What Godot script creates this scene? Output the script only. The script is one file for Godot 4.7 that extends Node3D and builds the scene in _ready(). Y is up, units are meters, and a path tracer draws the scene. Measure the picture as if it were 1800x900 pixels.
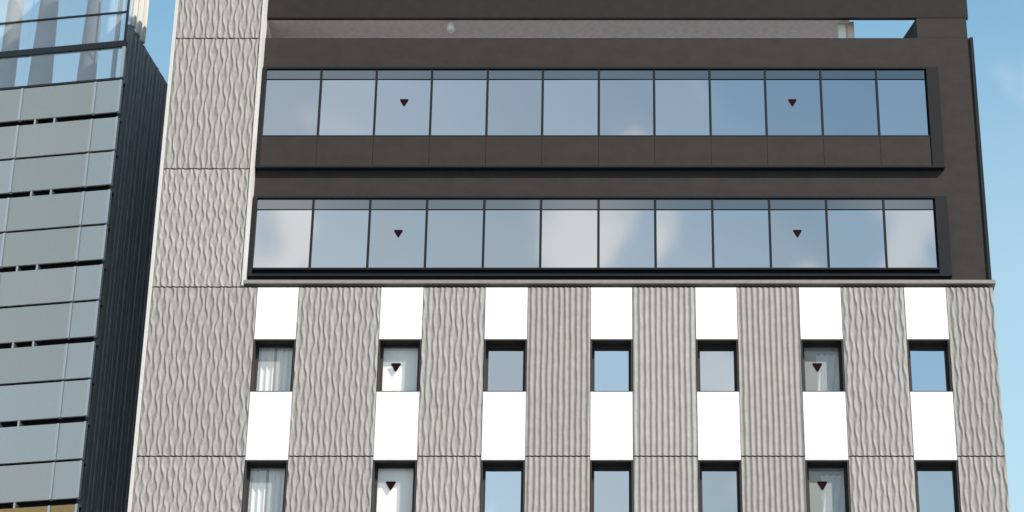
extends Node3D
# Hotel facade seen from the street: wavy grey cladding below, brown storeys with
# long window bands above, and a glass office tower beside it.  Metres, y up,
# hotel facade in the plane z = 0.

var rng := RandomNumberGenerator.new()
var boxes := {}
var M := {}

# ------------------------------------------------------------------ helpers
func mat(c: Color, rough := 0.8, metal := 0.0) -> StandardMaterial3D:
	var m := StandardMaterial3D.new()
	m.albedo_color = c.linear_to_srgb()
	m.roughness = rough
	m.metallic = metal
	return m

# mottled, world-triplanar surface colour: lin is the base colour, spread its variation
func grain(lin: Color, rough: float, spread: float, freq: float, scale: float, seed_: int, relief := 0.0, stretch := Vector3.ONE) -> StandardMaterial3D:
	var m := mat(Color(1, 1, 1), rough)
	m.albedo_color = Color(1, 1, 1)
	var n := FastNoiseLite.new()
	n.seed = seed_
	n.noise_type = FastNoiseLite.TYPE_SIMPLEX_SMOOTH
	n.frequency = freq
	n.fractal_octaves = 5
	n.fractal_gain = 0.6
	var t := NoiseTexture2D.new()
	t.width = 512
	t.height = 512
	t.seamless = true
	t.noise = n
	var g := Gradient.new()
	g.offsets = PackedFloat32Array([0.0, 0.5, 1.0])
	g.colors = PackedColorArray([(lin * (1.0 - spread)).linear_to_srgb(), lin.linear_to_srgb(), (lin * (1.0 + spread)).linear_to_srgb()])
	for i in 3:
		var c := g.get_color(i)
		c.a = 1.0
		g.set_color(i, c)
	t.color_ramp = g
	m.albedo_texture = t
	m.uv1_triplanar = true
	m.uv1_world_triplanar = true
	m.uv1_scale = stretch * scale
	if relief > 0.0:
		var t2 := NoiseTexture2D.new()
		t2.width = 512
		t2.height = 512
		t2.seamless = true
		t2.noise = n
		t2.as_normal_map = true
		t2.bump_strength = relief
		m.normal_enabled = true
		m.normal_texture = t2
	return m

func box_mesh(s: Vector3) -> BoxMesh:
	var k := str(s.snappedf(0.0005))
	if not boxes.has(k):
		var b := BoxMesh.new()
		b.size = s
		boxes[k] = b
	return boxes[k]

func add(called: String, mesh: Mesh, m: Material, parent: Node, at := Vector3.ZERO) -> MeshInstance3D:
	var o := MeshInstance3D.new()
	o.name = called
	o.mesh = mesh
	o.material_override = m
	o.position = at
	parent.add_child(o, true)
	return o

# axis-aligned box from its two corners
func slab(called: String, a: Vector3, b: Vector3, m: Material, parent: Node) -> MeshInstance3D:
	return add(called, box_mesh((b - a).abs()), m, parent, (a + b) * 0.5)

func thing(called: String, label: String, category: String, at := Vector3.ZERO, group := "") -> Node3D:
	var o := Node3D.new()
	o.name = called
	o.position = at
	add_child(o, true)
	tag(o, label, category, group)
	return o

func tag(o: Node, label: String, category: String, group := "") -> void:
	o.set_meta("label", label)
	o.set_meta("category", category)
	if group != "":
		o.set_meta("group", group)

# several boxes [a, b] joined into the mesh of one part
func joined(list: Array) -> ArrayMesh:
	var st := SurfaceTool.new()
	st.begin(Mesh.PRIMITIVE_TRIANGLES)
	for e in list:
		var a: Vector3 = e[0]
		var b: Vector3 = e[1]
		var bm := BoxMesh.new()
		bm.size = (b - a).abs()
		st.append_from(bm, 0, Transform3D(Basis(), (a + b) * 0.5))
	return st.commit()

# upright prism from a plan outline (x, z), clockwise seen from above or not: both sides draw
func prism(plan: PackedVector2Array, y0: float, y1: float) -> ArrayMesh:
	var st := SurfaceTool.new()
	st.begin(Mesh.PRIMITIVE_TRIANGLES)
	st.set_smooth_group(-1)
	var n := plan.size()
	for i in n:
		var p := plan[i]
		var q := plan[(i + 1) % n]
		var v := [Vector3(p.x, y0, p.y), Vector3(q.x, y0, q.y), Vector3(q.x, y1, q.y), Vector3(p.x, y1, p.y)]
		for k in [0, 1, 2, 0, 2, 3]:
			st.add_vertex(v[k])
	var tri := Geometry2D.triangulate_polygon(plan)
	for k in tri:
		st.add_vertex(Vector3(plan[k].x, y1, plan[k].y))
	for k in range(tri.size() - 1, -1, -1):
		st.add_vertex(Vector3(plan[tri[k]].x, y0, plan[tri[k]].y))
	st.generate_normals()
	return st.commit()

# a sheet z(x, y) over a rectangle with skirts running back to z = back
func sheet(x0: float, x1: float, y0: float, y1: float, nx: int, ny: int, back: float, f: Callable, skirts := true) -> ArrayMesh:
	var v := PackedVector3Array()
	var nr := PackedVector3Array()
	var uv := PackedVector2Array()
	var ix := PackedInt32Array()
	var e := 0.002
	for j in ny + 1:
		var y := lerpf(y0, y1, float(j) / ny)
		for i in nx + 1:
			var x := lerpf(x0, x1, float(i) / nx)
			var z: float = f.call(x, y)
			v.append(Vector3(x, y, z))
			nr.append(Vector3(-(f.call(x + e, y) - z) / e, -(f.call(x, y + e) - z) / e, 1.0).normalized())
			uv.append(Vector2(float(i) / nx, 1.0 - float(j) / ny))
	for j in ny:
		for i in nx:
			var a := j * (nx + 1) + i
			var c := a + nx + 1
			ix.append_array(PackedInt32Array([a, c, a + 1, a + 1, c, c + 1]))
	if skirts:
		var rim := []
		for i in nx + 1: rim.append(i)
		for j in range(1, ny + 1): rim.append(j * (nx + 1) + nx)
		for i in range(nx - 1, -1, -1): rim.append(ny * (nx + 1) + i)
		for j in range(ny - 1, -1, -1): rim.append(j * (nx + 1))
		for k in rim.size() - 1:
			var p: Vector3 = v[rim[k]]
			var q: Vector3 = v[rim[k + 1]]
			var out := (q - p).cross(Vector3(0, 0, 1)).normalized()
			out.z = 0.0
			out = out.normalized()
			var s := v.size()
			for w in [p, q, Vector3(q.x, q.y, back), Vector3(p.x, p.y, back)]:
				v.append(w)
				nr.append(out)
				uv.append(Vector2.ZERO)
			ix.append_array(PackedInt32Array([s, s + 1, s + 2, s, s + 2, s + 3]))
	var ar := []
	ar.resize(Mesh.ARRAY_MAX)
	ar[Mesh.ARRAY_VERTEX] = v
	ar[Mesh.ARRAY_NORMAL] = nr
	ar[Mesh.ARRAY_TEX_UV] = uv
	ar[Mesh.ARRAY_INDEX] = ix
	var am := ArrayMesh.new()
	am.add_surface_from_arrays(Mesh.PRIMITIVE_TRIANGLES, ar)
	return am

# cast cladding panel: upright ribs that swing from side to side
func cladding(parent: Node, x0: float, x1: float, y0: float, y1: float, swing: float, wave: float, pitch: float, alternate: float, m: Material) -> void:
	var ph := rng.randf() * TAU
	var dr := rng.randf_range(0.8, 1.2)
	var no := FastNoiseLite.new()
	no.seed = rng.randi() % 10000
	no.frequency = 1.1
	var f := func(x: float, y: float) -> float:
		var w := alternate * sin(TAU * y / (wave * dr) + ph + 0.9 * sin(x * 1.7)) * cos(PI * x / pitch)
		w += 0.38 * sin(TAU * y / (wave * 1.7) + 3.1 * x + ph * 2.0)
		w += 1.4 * no.get_noise_2d(x * 2.0, y)
		var c := 0.5 + 0.5 * cos(TAU * (x / pitch + swing * w))
		return -RIB * (1.0 - pow(c, 1.15))
	var nx := maxi(8, int((x1 - x0) / 0.016))
	var ny := maxi(8, int((y1 - y0) / 0.075))
	add("cladding_panel", sheet(x0, x1, y0, y1, nx, ny, -0.46, f), m, parent)

const RIB := 0.026

# glass pane, very slightly bulged as sealed units are
func pane_mesh(w: float, h: float, bulge: float) -> ArrayMesh:
	var f := func(x: float, y: float) -> float:
		var a := 1.0 - pow(2.0 * x / w, 2.0)
		var b := 1.0 - pow(2.0 * y / h, 2.0)
		return bulge * a * b
	return sheet(-w * 0.5, w * 0.5, -h * 0.5, h * 0.5, 10, 10, -0.012, f)

func triangle_mark(size: float) -> ArrayMesh:
	# inverted triangle with rounded corners, a film 3 mm thick
	var plan := PackedVector2Array()
	var c := [Vector2(-0.5, 0.42), Vector2(0.5, 0.42), Vector2(0, -0.5)]
	for k in 3:
		var p: Vector2 = c[k]
		var a: Vector2 = c[(k + 2) % 3]
		var b: Vector2 = c[(k + 1) % 3]
		for t in 5:
			var u := t / 4.0
			var s: Vector2 = p.lerp(a, 0.2)
			var e: Vector2 = p.lerp(b, 0.2)
			plan.append(s.lerp(p, u).lerp(p.lerp(e, u), u) * size)
	var st := SurfaceTool.new()
	st.begin(Mesh.PRIMITIVE_TRIANGLES)
	st.set_smooth_group(-1)
	var tri := Geometry2D.triangulate_polygon(plan)
	for k in tri:
		st.add_vertex(Vector3(plan[k].x, plan[k].y, 0.003))
	for i in plan.size():
		var p := plan[i]
		var q := plan[(i + 1) % plan.size()]
		for w in [Vector3(p.x, p.y, 0), Vector3(q.x, q.y, 0), Vector3(q.x, q.y, 0.003), Vector3(p.x, p.y, 0), Vector3(q.x, q.y, 0.003), Vector3(p.x, p.y, 0.003)]:
			st.add_vertex(w)
	st.generate_normals()
	return st.commit()

# ------------------------------------------------------------------ sky
const SUN_AZ := 50.0     # degrees to the right of straight behind the camera
const SUN_EL := 42.0

func sun_dir() -> Vector3:
	var a := deg_to_rad(SUN_AZ)
	var e := deg_to_rad(SUN_EL)
	return Vector3(sin(a) * cos(e), sin(e), cos(a) * cos(e))

func sky_colour(el: float) -> Vector3:
	var stops := [[0.0, Vector3(0.42, 0.56, 0.64)], [20.0, Vector3(0.36, 0.54, 0.63)], [27.0, Vector3(0.275, 0.435, 0.55)], [34.0, Vector3(0.14, 0.295, 0.445)], [60.0, Vector3(0.05, 0.16, 0.33)], [90.0, Vector3(0.04, 0.13, 0.29)]]
	for i in 5:
		if el <= stops[i + 1][0]:
			var t: float = (el - stops[i][0]) / (stops[i + 1][0] - stops[i][0])
			return stops[i][1].lerp(stops[i + 1][1], t)
	return stops[5][1]

func make_sky() -> Sky:
	var W := 2048
	var H := 1024
	var n := FastNoiseLite.new()
	n.seed = 9880
	n.noise_type = FastNoiseLite.TYPE_SIMPLEX_SMOOTH
	n.frequency = 11.0
	n.fractal_octaves = 6
	n.fractal_gain = 0.55
	var big := FastNoiseLite.new()
	big.seed = 990
	big.frequency = 0.9
	var data := PackedFloat32Array()
	data.resize(W * H * 3)
	var s := sun_dir()
	for j in H:
		var el := 90.0 - (j + 0.5) / H * 180.0
		var base := sky_colour(maxf(el, 0.0))
		var cy := sin(deg_to_rad(el))
		var cr := cos(deg_to_rad(el))
		for i in W:
			var k := (j * W + i) * 3
			var c := base
			if el < 0.0:
				c = Vector3(0.2, 0.21, 0.21)
			else:
				var az := (i + 0.5) / W * TAU
				var d := Vector3(sin(az) * cr, cy, -cos(az) * cr)
				var g := maxf(d.dot(s), 0.0)
				c += Vector3(0.30, 0.29, 0.27) * pow(g, 14.0)
				var q := cloud(n, big, d)
				c = c.lerp(Vector3(0.80, 0.80, 0.76), q)
			data[k] = c.x
			data[k + 1] = c.y
			data[k + 2] = c.z
	var img := Image.create_from_data(W, H, false, Image.FORMAT_RGBF, data.to_byte_array())
	var pm := PanoramaSkyMaterial.new()
	pm.panorama = ImageTexture.create_from_image(img)
	var sky := Sky.new()
	sky.sky_material = pm
	return sky

func cloud(n: FastNoiseLite, big: FastNoiseLite, d: Vector3) -> float:
	var veil := 0.50 * smoothstep(-0.25, 0.50, big.get_noise_3d(d.x, d.y, d.z))
	var patch := smoothstep(0.16, 0.40, n.get_noise_3d(d.x, d.y * 0.6, d.z))
	return clampf(veil + 0.60 * patch, 0.0, 1.0)

# ------------------------------------------------------------------ scene
func _ready() -> void:
	rng.seed = 20240
	# camera: on the street, tilted up, the frame shifted sideways from the lens axis
	var cam := Camera3D.new()
	cam.projection = Camera3D.PROJECTION_FRUSTUM
	cam.near = 1.0
	cam.far = 2000.0
	cam.size = 0.2                              # 900 px at a focal length of 4500 px
	cam.frustum_offset = Vector2(-175.0 / 4500.0, 0.0)
	cam.position = Vector3(0, 1.6, 53.1)
	cam.rotation_degrees = Vector3(27.75, 0, 0)
	add_child(cam)
	cam.current = true
	# sky, sun, exposure
	var env := Environment.new()
	env.background_mode = Environment.BG_SKY
	env.sky = make_sky()
	env.tonemap_mode = Environment.TONE_MAPPER_LINEAR
	env.tonemap_exposure = 1.5
	env.sdfgi_enabled = true
	env.ssao_enabled = true
	env.ssil_enabled = true
	var we := WorldEnvironment.new()
	we.environment = env
	add_child(we)
	var sun := DirectionalLight3D.new()
	sun.light_energy = 1.35
	sun.light_color = Color(1.0, 0.965, 0.91)
	sun.light_angular_distance = 0.5
	sun.shadow_enabled = true
	add_child(sun)
	sun.look_at_from_position(Vector3.ZERO, -sun_dir(), Vector3.UP)

	make_materials()
	# large structure
	var gm := PlaneMesh.new()
	gm.size = Vector2(1600, 1600)
	var ground := add("ground", gm, M.asphalt, self)
	ground.set_meta("kind", "structure")
	hotel()
	office_tower()

func make_materials() -> void:
	M.asphalt = grain(Color(0.17, 0.168, 0.164), 0.9, 0.35, 0.02, 0.4, 3)
	M.ribs = []
	for k in 4:
		var u: float = [1.0, 1.05, 0.96, 1.02][k]
		M.ribs.append(grain(Color(0.302, 0.288, 0.281) * u, 0.85, 0.16, 0.012, 0.5, 5 + k * 31))
	M.rib = M.ribs[0]
	M.trim = grain(Color(0.55, 0.54, 0.525), 0.6, 0.08, 0.02, 0.6, 6)
	M.white = grain(Color(0.74, 0.74, 0.735), 0.55, 0.08, 0.012, 0.45, 7)
	M.coping = grain(Color(0.23, 0.215, 0.208), 0.5, 0.15, 0.02, 0.5, 8)
	M.brown = grain(Color(0.036, 0.0315, 0.0308), 0.6, 0.12, 0.008, 0.35, 9, 0.0, Vector3(1, 1.6, 1))
	M.brown2 = grain(Color(0.0255, 0.0232, 0.0235), 0.55, 0.12, 0.012, 0.35, 10)
	M.frame = mat(Color(0.015, 0.017, 0.021), 0.45)
	for m in [M.brown, M.brown2, M.frame]:
		m.metallic_specular = 0.25
		m.roughness = 0.7
	M.lining = mat(Color(0.022, 0.02, 0.02), 0.7)
	M.backing = mat(Color(0.12, 0.115, 0.11), 0.9)
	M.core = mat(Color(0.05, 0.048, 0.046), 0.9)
	M.soffit = grain(Color(0.62, 0.58, 0.57), 0.8, 0.12, 0.02, 0.5, 12)
	M.fitting = mat(Color(0.82, 0.81, 0.79), 0.4)
	M.cream = mat(Color(0.62, 0.55, 0.46), 0.6)
	M.mark = mat(Color(0.014, 0.004, 0.007), 0.7)
	M.mark.metallic_specular = 0.15
	# coated glass: a thin metal film over the pane mirrors the sky
	M.mirror = mat(Color(0.54, 0.545, 0.58), 0.03, 1.0)
	M.mirror2 = mat(Color(0.48, 0.485, 0.515), 0.03, 1.0)
	M.mirror3 = mat(Color(0.56, 0.63, 0.72), 0.03, 1.0)
	M.spandrel_glass = mat(Color(0.24, 0.25, 0.265), 0.08, 1.0)
	M.clear = mat(Color(0.93, 0.96, 0.97), 0.02, 0.14)
	M.clear.transparency = BaseMaterial3D.TRANSPARENCY_ALPHA
	M.clear.albedo_color.a = 0.15
	M.blind = mat(Color(0.92, 0.92, 0.91), 0.9)  # white standing in for a bright mirrored cloud
	M.drape = mat(Color(0.66, 0.70, 0.72), 0.9)
	M.reflection_grey = mat(Color(0.40, 0.44, 0.46), 0.9)
	M.sheer = mat(Color(0.80, 0.82, 0.83), 0.9)

# ------------------------------------------------------------------ hotel
const COLS := [[-8.24, -7.28], [-5.36, -4.38], [-2.93, -1.95], [-0.48, 0.48], [1.95, 2.91], [4.36, 5.33], [6.81, 7.78]]
const HEADS := [27.38, 24.36]
const SILLS := [26.05, 22.98]

func hotel() -> void:
	var h := thing("hotel_building", "hotel block with wavy grey cladding, white panels and brown upper storeys", "building")
	# core and closed sides
	slab("core", Vector3(-10.55, 0, -14), Vector3(8.66, 28.7, -1.3), M.core, h)
	slab("side_wall", Vector3(-10.77, 0, -14), Vector3(-10.57, 42.3, -2.6), M.rib, h)  # unseen top stepped down so sun reaches the tower side above
	slab("side_wall", Vector3(-10.77, 0, -2.6), Vector3(-10.57, 46.0, -0.30), M.rib, h)  # raised out of view to throw shade on the tower front
	slab("side_wall", Vector3(8.68, 0, -14), Vector3(8.88, 28.72, -0.05), M.rib, h)
	slab("lower_wall", Vector3(-10.55, 0, -1.28), Vector3(8.66, 18.18, -0.05), M.rib, h)
	for e in [[-10.55, 8.66, 24.40, 24.54]]:
		slab("joint_backing", Vector3(e[0], e[2], -0.44), Vector3(-8.30, e[3], -0.12), M.backing, h)
	slab("floor_slab", Vector3(-10.55, 28.72, -14), Vector3(8.88, 28.80, -0.48), M.backing, h)
	# left pier, its unseen top raised to keep the tower front in shade
	var lj := [18.2, 21.38, 24.45, 28.73, 31.90, 35.58, 39.4, 42.8, 46.0]
	for i in 8:
		var right := -8.255 if i < 3 else -8.63
		cladding(h, -10.69, right, lj[i] + 0.018, lj[i + 1] - 0.018, 0.24, 0.62, 0.138, 1.0, M.ribs[(i * 3) % 4])
	for i in range(3, 8):
		slab("pier_backing", Vector3(-10.56, lj[i] - 0.10, -0.45), Vector3(-8.70, lj[i] + 0.10, -0.12), M.backing, h)
	slab("pier_core", Vector3(-10.55, 28.82, -14), Vector3(-8.70, 42.2, -0.62), M.core, h)
	slab("corner_trim", Vector3(-10.78, 18.2, -0.29), Vector3(-10.70, 46.0, 0.012), M.trim, h)
	slab("corner_trim", Vector3(-8.625, 28.76, -0.60), Vector3(-8.575, 46.0, 0.012), M.trim, h)
	# piers between the window columns
	var swings := [0.20, 0.17, 0.08, 0.06, 0.06, 0.16, 0.18]
	for k in 7:
		var x0: float = COLS[k][1] + 0.012
		var x1: float = COLS[k + 1][0] - 0.012 if k < 6 else 8.87
		for s in 3:
			cladding(h, x0, x1, lj[s] + 0.018, lj[s + 1] - 0.018, swings[k], 0.7 if swings[k] > 0.1 else 1.9, 0.132, 0.9 if swings[k] > 0.1 else 0.3, M.ribs[(k * 3 + s * 2) % 4])
		for y in [24.45, 21.38]:
			slab("joint_backing", Vector3(x0 + 0.03, y - 0.10, -0.44), Vector3(x1 - 0.03, y + 0.10, -0.12), M.backing, h)
	# coping under the brown storeys
	slab("coping", Vector3(-8.57, 28.81, -0.47), Vector3(8.95, 28.90, 0.02), M.coping, h)
	# white panels and windows
	for k in 7:
		var a: float = COLS[k][0]
		var b: float = COLS[k][1]
		for s in 2:
			var top: float = 28.72 if s == 0 else SILLS[0]
			slab("white_panel", Vector3(a, HEADS[s], -0.46), Vector3(b, top - 0.006, -0.012), M.white, h)
			room_window(h, k, s, a, b)
		slab("white_panel", Vector3(a, 21.4, -0.46), Vector3(b, SILLS[1] - 0.006, -0.012), M.white, h)
		slab("white_panel", Vector3(a, 18.2, -0.46), Vector3(b, 21.36, -0.012), M.white, h)
	# brown storeys
	slab("brown_wall", Vector3(-8.57, 28.94, -0.80), Vector3(8.93, 35.90, -0.50), M.brown, h)
	slab("upper_core", Vector3(-8.57, 28.94, -14), Vector3(8.90, 35.0, -0.82), M.core, h)
	slab("edge_trim", Vector3(8.87, 28.94, -0.49), Vector3(8.945, 35.90, -0.455), M.frame, h)
	window_band(h, 32.13, 33.03, 34.63, 34.97, 0)
	window_band(h, 29.20, 29.42, 30.99, 31.34, 1)
	# roof terrace: fascia, soffit, end pier, posts
	slab("fascia", Vector3(-8.57, 36.50, -0.62), Vector3(8.87, 37.6, -0.50), M.brown2, h)
	slab("soffit", Vector3(-8.57, 36.52, -2.0), Vector3(5.93, 36.75, -0.63), M.soffit, h)
	add("end_pier", prism(PackedVector2Array([Vector2(7.58, -0.51), Vector2(8.82, -0.51), Vector2(8.82, -1.7), Vector2(7.27, -1.7)]), 35.91, 36.49), M.brown, h)
	slab("terrace_floor", Vector3(-8.57, 35.002, -14), Vector3(8.60, 35.06, -0.82), M.soffit, h)
	slab("end_wall", Vector3(8.62, 35.0, -8.0), Vector3(8.82, 36.49, -1.72), M.brown, h)
	slab("terrace_post", Vector3(5.66, 35.062, -0.98), Vector3(5.84, 36.51, -0.82), M.fitting, h)
	slab("terrace_post", Vector3(5.89, 35.062, -1.02), Vector3(6.06, 36.60, -0.84), M.cream, h)
	# lamp under the soffit
	var l := thing("ceiling_lamp", "small white lamp under the terrace soffit above the brown parapet", "lamp", Vector3(-4.02, 36.52, -0.78))
	var cm := CylinderMesh.new()
	cm.top_radius = 0.08
	cm.bottom_radius = 0.10
	cm.height = 0.18
	cm.radial_segments = 24
	add("lamp_body", cm, M.fitting, l, Vector3(0, -0.08, 0))
	var sm := SphereMesh.new()
	sm.radius = 0.10
	sm.height = 0.20
	add("lamp_lens", sm, M.fitting, l, Vector3(0, -0.17, 0))

func room_window(h: Node, k: int, s: int, a: float, b: float) -> void:
	var y0: float = SILLS[s]
	var y1: float = HEADS[s]
	var gz := -0.31
	# dark reveal lining and the frame round the glass, one mesh
	var w := add("window", joined([
		[Vector3(a, y1 - 0.03, -0.36), Vector3(b, y1 - 0.002, -0.02)],
		[Vector3(a, y0, -0.36), Vector3(a + 0.03, y1 - 0.03, -0.02)],
		[Vector3(b - 0.03, y0, -0.36), Vector3(b, y1 - 0.03, -0.02)],
		[Vector3(a + 0.03, y0, -0.36), Vector3(b - 0.03, y0 + 0.02, -0.02)],
		[Vector3(a + 0.03, y1 - 0.08, -0.35), Vector3(b - 0.03, y1 - 0.03, -0.27)],
		[Vector3(a + 0.03, y0 + 0.02, -0.35), Vector3(a + 0.09, y1 - 0.08, -0.27)],
		[Vector3(b - 0.09, y0 + 0.02, -0.35), Vector3(b - 0.03, y1 - 0.08, -0.27)],
		[Vector3(a + 0.09, y0 + 0.02, -0.35), Vector3(b - 0.09, y0 + 0.06, -0.27)]]), M.lining, h)
	var pw := b - a - 0.17
	var ph := y1 - y0 - 0.14
	var c := Vector3((a + b) * 0.5, (y0 + y1) * 0.5 - 0.01, gz)
	var open := k in [0, 1, 5]
	var m: Material = M.clear if open else ([M.mirror3, M.mirror, M.mirror2][(k + s) % 3])
	var p := add("pane", pane_mesh(pw, ph, rng.randf_range(-0.0012, 0.0016)), m, w, c)
	p.rotation_degrees = Vector3(rng.randf_range(-0.25, 0.25), rng.randf_range(-0.4, 0.4), 0)
	if k == 1 or k == 5:
		var mk := add("fire_access_mark", triangle_mark(0.26), M.mark, w, c + Vector3(-0.10, 0.09 if s == 0 else 0.19, 0.006))
		mk.set_meta("label", "small dark inverted triangle on the glass")
	var storey := "upper row" if s == 0 else "lower row"
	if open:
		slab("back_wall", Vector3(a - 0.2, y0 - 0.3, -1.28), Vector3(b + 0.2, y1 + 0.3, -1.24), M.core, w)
	if k == 0:
		var cl := MeshInstance3D.new()
		for side in 2:
			var x0 := a + 0.04 + side * 0.46
			var x1 := x0 + (0.40 if side == 0 else 0.42)
			var f := func(x: float, _y: float) -> float: return 0.025 * sin((x - x0) * TAU / 0.135) + 0.006 * sin(x * 90.0)
			var o := add("curtain", sheet(x0 - c.x, x1 - c.x, y0 + 0.03, y1 - 0.03, 48, 2, -0.002, f, false), M.drape if side == 0 else M.sheer, self, Vector3(c.x, 0, -0.41))
			tag(o, ("grey curtain beside the wide pier in the corner window, %s" if side == 0 else "pale folded curtain away from the wide pier in the corner window, %s") % storey, "curtain", "curtains in the corner windows")
		cl.free()
	elif k == 1:
		var o := slab("reflection_sheet", Vector3(a + 0.04, y0 + 0.03, -0.385), Vector3(b - 0.04, y1 - 0.03, -0.375), M.blind, self)  # sheet added in place of a bright cloud mirrored in the pane
		tag(o, "white sheet standing in for a bright cloud reflection in the marked window, %s" % storey, "blind", "white reflection sheets")
	elif k == 5:
		var x0 := a + 0.38
		var f := func(x: float, y: float) -> float: return 0.03 * sin((x - 0.12 * (y - y0)) * TAU / 0.15)
		var o := add("curtain", sheet(x0 - c.x, b - 0.08 - c.x, y0 + 0.03, y1 - 0.2, 40, 8, -0.002, f, false), M.reflection_grey, self, Vector3(c.x, 0, -0.45))  # folded sheet added where the glass mirrors broken dark and light
		tag(o, "grey folds standing in for broken reflections in a dark marked window, %s" % storey, "curtain", "folds standing in for reflections")

func window_band(h: Node, y0: float, ys: float, yg: float, yt: float, row: int) -> void:
	var zf := -0.35
	var edges := [-8.44, -7.08, -5.73, -4.38, -3.02, -1.675, -0.31, 1.035, 2.39, 3.74, 5.095, 6.455, 7.66]
	for i in edges.size():
		edges[i] *= 1.005
	var xl := -8.56
	var xr := 8.01
	# projecting surround: bottom, top, ends, back
	var list := [
		[Vector3(xl, y0, -0.49), Vector3(xr, y0 + 0.05, zf)],
		[Vector3(xl, yt - 0.05, -0.49), Vector3(xr, yt, zf)],
		[Vector3(xl, y0 + 0.05, -0.49), Vector3(xl + 0.10, yt - 0.05, zf)],
		[Vector3(xr - 0.29, y0 + 0.05, -0.49), Vector3(xr, yt - 0.05, zf)],
		[Vector3(xl + 0.10, y0 + 0.05, -0.49), Vector3(xr - 0.29, yt - 0.05, -0.465)],
		[Vector3(xl + 0.10, ys - 0.045, -0.464), Vector3(xr - 0.29, ys, zf - 0.01)]]
	var w := add("window_band", joined(list), M.frame, h)
	for i in 12:
		var a: float = edges[i] + 0.03
		var b: float = edges[i + 1] - 0.03
		var p := add("pane", pane_mesh(b - a, yg - ys, rng.randf_range(-0.0015, 0.002)), [M.mirror, M.mirror, M.mirror2][rng.randi() % 3], w, Vector3((a + b) * 0.5, (ys + yg) * 0.5, zf - 0.07))
		p.rotation_degrees = Vector3(rng.randf_range(-0.35, 0.35), rng.randf_range(-0.6, 0.6), 0)
		add("transom_pane", box_mesh(Vector3(b - a, yt - 0.08 - yg, 0.02)), M.spandrel_glass, w, Vector3((a + b) * 0.5, (yg + yt - 0.04) * 0.5, zf - 0.06))
		if row == 0:
			slab("spandrel_panel", Vector3(a - 0.026, y0 + 0.052, -0.46), Vector3(b + 0.026, ys - 0.05, zf - 0.006), M.brown, w)
		if i < 11:
			slab("mullion", Vector3(b + 0.004, ys + 0.002, -0.46), Vector3(b + 0.056, yt - 0.055, zf - 0.02), M.frame, w)
		if i == 2 or i == 9:
			var mk := add("fire_access_mark", triangle_mark(0.24), M.mark, w, Vector3((a + b) * 0.5 + (0.02 if i == 2 else -0.03), (ys + yg) * 0.5 + 0.15, zf - 0.062))
			mk.set_meta("label", "small dark inverted triangle on the glass")

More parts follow.
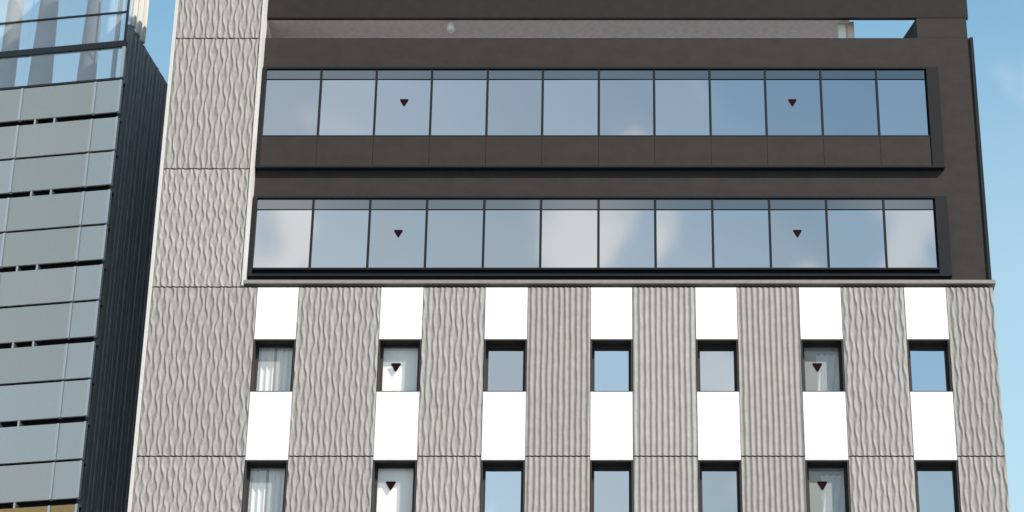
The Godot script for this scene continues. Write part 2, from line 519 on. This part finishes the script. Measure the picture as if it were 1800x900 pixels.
# ------------------------------------------------------------------ office tower
func office_tower() -> void:
	M.blindglass = grain(Color(0.56, 0.545, 0.51), 0.3, 0.14, 0.05, 0.7, 21, 0.0, Vector3(0.5, 5, 0.5))
	M.blindglass.metallic = 0.25
	M.blindglass2 = grain(Color(0.60, 0.57, 0.53), 0.3, 0.14, 0.05, 0.7, 22, 0.0, Vector3(0.5, 5, 0.5))
	M.blindglass2.metallic = 0.25
	M.blindglass3 = grain(Color(0.60, 0.62, 0.61), 0.3, 0.14, 0.05, 0.7, 23, 0.0, Vector3(0.5, 5, 0.5))
	M.blindglass3.metallic = 0.25
	M.alu = mat(Color(0.80, 0.83, 0.84), 0.4)
	M.dark = mat(Color(0.025, 0.03, 0.034), 0.5)
	M.streak = grain(Color(0.26, 0.30, 0.33), 0.35, 0.4, 0.02, 0.6, 24, 0.0, Vector3(2, 0.3, 2))
	M.orange = grain(Color(0.62, 0.38, 0.13), 0.5, 0.12, 0.02, 0.5, 25)
	M.roofglass = mat(Color(0.70, 0.82, 0.90), 0.02, 0.06)
	M.roofglass.transparency = BaseMaterial3D.TRANSPARENCY_ALPHA
	M.roofglass.albedo_color.a = 0.16
	M.column = grain(Color(0.22, 0.195, 0.20), 0.7, 0.15, 0.03, 0.6, 26)
	M.slate = grain(Color(0.20, 0.225, 0.24), 0.4, 0.3, 0.02, 0.6, 27, 0.0, Vector3(2, 0.3, 2))
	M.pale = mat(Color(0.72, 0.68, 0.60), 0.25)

	var t := thing("office_tower", "grey glass office tower with dark streaked side beside the hotel", "building", Vector3(-13.05, 0, -5.0))
	t.rotation_degrees.y = -9.5
	var L := 14.0
	var top := 37.50
	slab("core", Vector3(-L, 0, -12), Vector3(-0.14, top - 0.05, -0.30), M.dark, t)
	# panel rows: joints alternate between wide and narrow
	var joints := []
	for i in 18:
		joints.append(38.60 - 1.0989 * i)
	var cuts := [0.0, -0.70, -2.75, -4.80, -6.85, -8.90, -10.95, -13.0]
	for i in range(1, 17):
		var gt := 0.035 if i % 2 == 1 else 0.085
		var gb := 0.085 if i % 2 == 1 else 0.035
		var yt: float = joints[i] - gt
		var yb: float = joints[i + 1] + gb
		for c in 7:
			var x1: float = cuts[c] - 0.035
			var x0: float = cuts[c + 1] + 0.035
			var m: Material = [M.blindglass, M.blindglass2, M.blindglass, M.blindglass3][rng.randi() % 4]
			if c == 0:
				m = M.blindglass3
			if i >= 12:
				m = M.orange
			var p := slab("glass_panel", Vector3(x0, yb, -0.06), Vector3(x1, yt, -0.005), m, t)
			p.rotation_degrees = Vector3(rng.randf_range(-0.2, 0.2), rng.randf_range(-0.2, 0.2), 0)
			if c < 7:
				slab("mullion", Vector3(cuts[c] - 0.032, yb, -0.10), Vector3(cuts[c] + 0.032, yt, 0.02), M.alu, t)
		slab("ledge", Vector3(-L, yt - 0.03, -0.28), Vector3(0.03, yt - 0.003, -0.075), M.dark, t)
	# short brackets bridging the wide joints
	for i in range(2, 17, 2):
		for x in [-1.62, -2.16, -3.7, -4.3, -5.8]:
			var y: float = joints[i]
			slab("bracket", Vector3(x - 0.025 - 0.07 * (i % 4), y - 0.08, -0.27), Vector3(x + 0.025 - 0.07 * (i % 4), y + 0.08, -0.02), M.alu, t)
	# dark side; upright strips stand in for streaks mirrored in its glass
	slab("side_wall", Vector3(-0.13, 0, -12), Vector3(0.0, 39.4, -0.28), M.slate, t)
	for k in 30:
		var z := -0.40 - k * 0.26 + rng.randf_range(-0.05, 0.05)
		slab("side_streak", Vector3(0.002, 20, z - 0.07), Vector3(0.014 + 0.008 * (k % 3), 39.38 - 0.1 * (k % 2), z + 0.05), M.streak, t)
	# roof screen of clear glass with rails
	slab("roof_deck", Vector3(-L, top - 0.045, -12), Vector3(-0.14, top - 0.01, -0.10), M.dark, t)
	slab("screen_rail", Vector3(-L, top - 0.005, -0.09), Vector3(0.03, top + 0.055, 0.0), M.dark, t)
	slab("screen_rail", Vector3(-L, 38.53, -0.12), Vector3(0.03, 38.71, 0.01), M.dark, t)
	slab("screen_rail", Vector3(-L, 39.62, -0.05), Vector3(0.0, 39.66, 0.0), M.dark, t)
	for c in 6:
		slab("screen_pane", Vector3(cuts[c + 1] + 0.02, top + 0.06, -0.05), Vector3(cuts[c] - 0.02, 38.52, -0.035), M.roofglass, t)
		slab("screen_pane", Vector3(cuts[c + 1] + 0.02, 38.72, -0.05), Vector3(cuts[c] - 0.02, 39.61, -0.035), M.roofglass, t)
		slab("screen_pane", Vector3(cuts[c + 1] + 0.02, 39.67, -0.05), Vector3(cuts[c] - 0.02, 41.6, -0.035), M.roofglass, t)
	slab("screen_post", Vector3(-0.06, top + 0.06, -0.08), Vector3(0.03, 38.52, 0.0), M.alu, t)
	slab("screen_post", Vector3(-0.05, 38.72, -0.06), Vector3(0.0, 41.6, 0.0), M.dark, t)
	# tapered columns behind the screen, added for towers mirrored in its glass
	for e in [[-2.62, 0.34, 0.20], [-1.30, 0.27, 0.15], [-0.55, 0.07, 0.06], [-0.16, 0.04, 0.03], [-3.6, 0.25, 0.2], [-5.0, 0.3, 0.3]]:
		var cm := CylinderMesh.new()
		cm.bottom_radius = e[1]
		cm.top_radius = e[2]
		cm.height = 5.0
		cm.radial_segments = 20
		add("reflection_column", cm, M.column, t, Vector3(e[0], top + 2.5, -0.75))
	# glass on the side parapet; pale strips paint the bright streaks it mirrors
	slab("side_screen_pane", Vector3(-0.03, 39.42, -1.35), Vector3(-0.015, 41.8, -0.12), M.roofglass, t)
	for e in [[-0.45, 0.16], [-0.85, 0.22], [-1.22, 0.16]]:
		slab("side_glint", Vector3(-0.01, 39.41, e[0] - e[1] * 0.5), Vector3(0.05, 41.8, e[0] + e[1] * 0.5), M.pale, t)
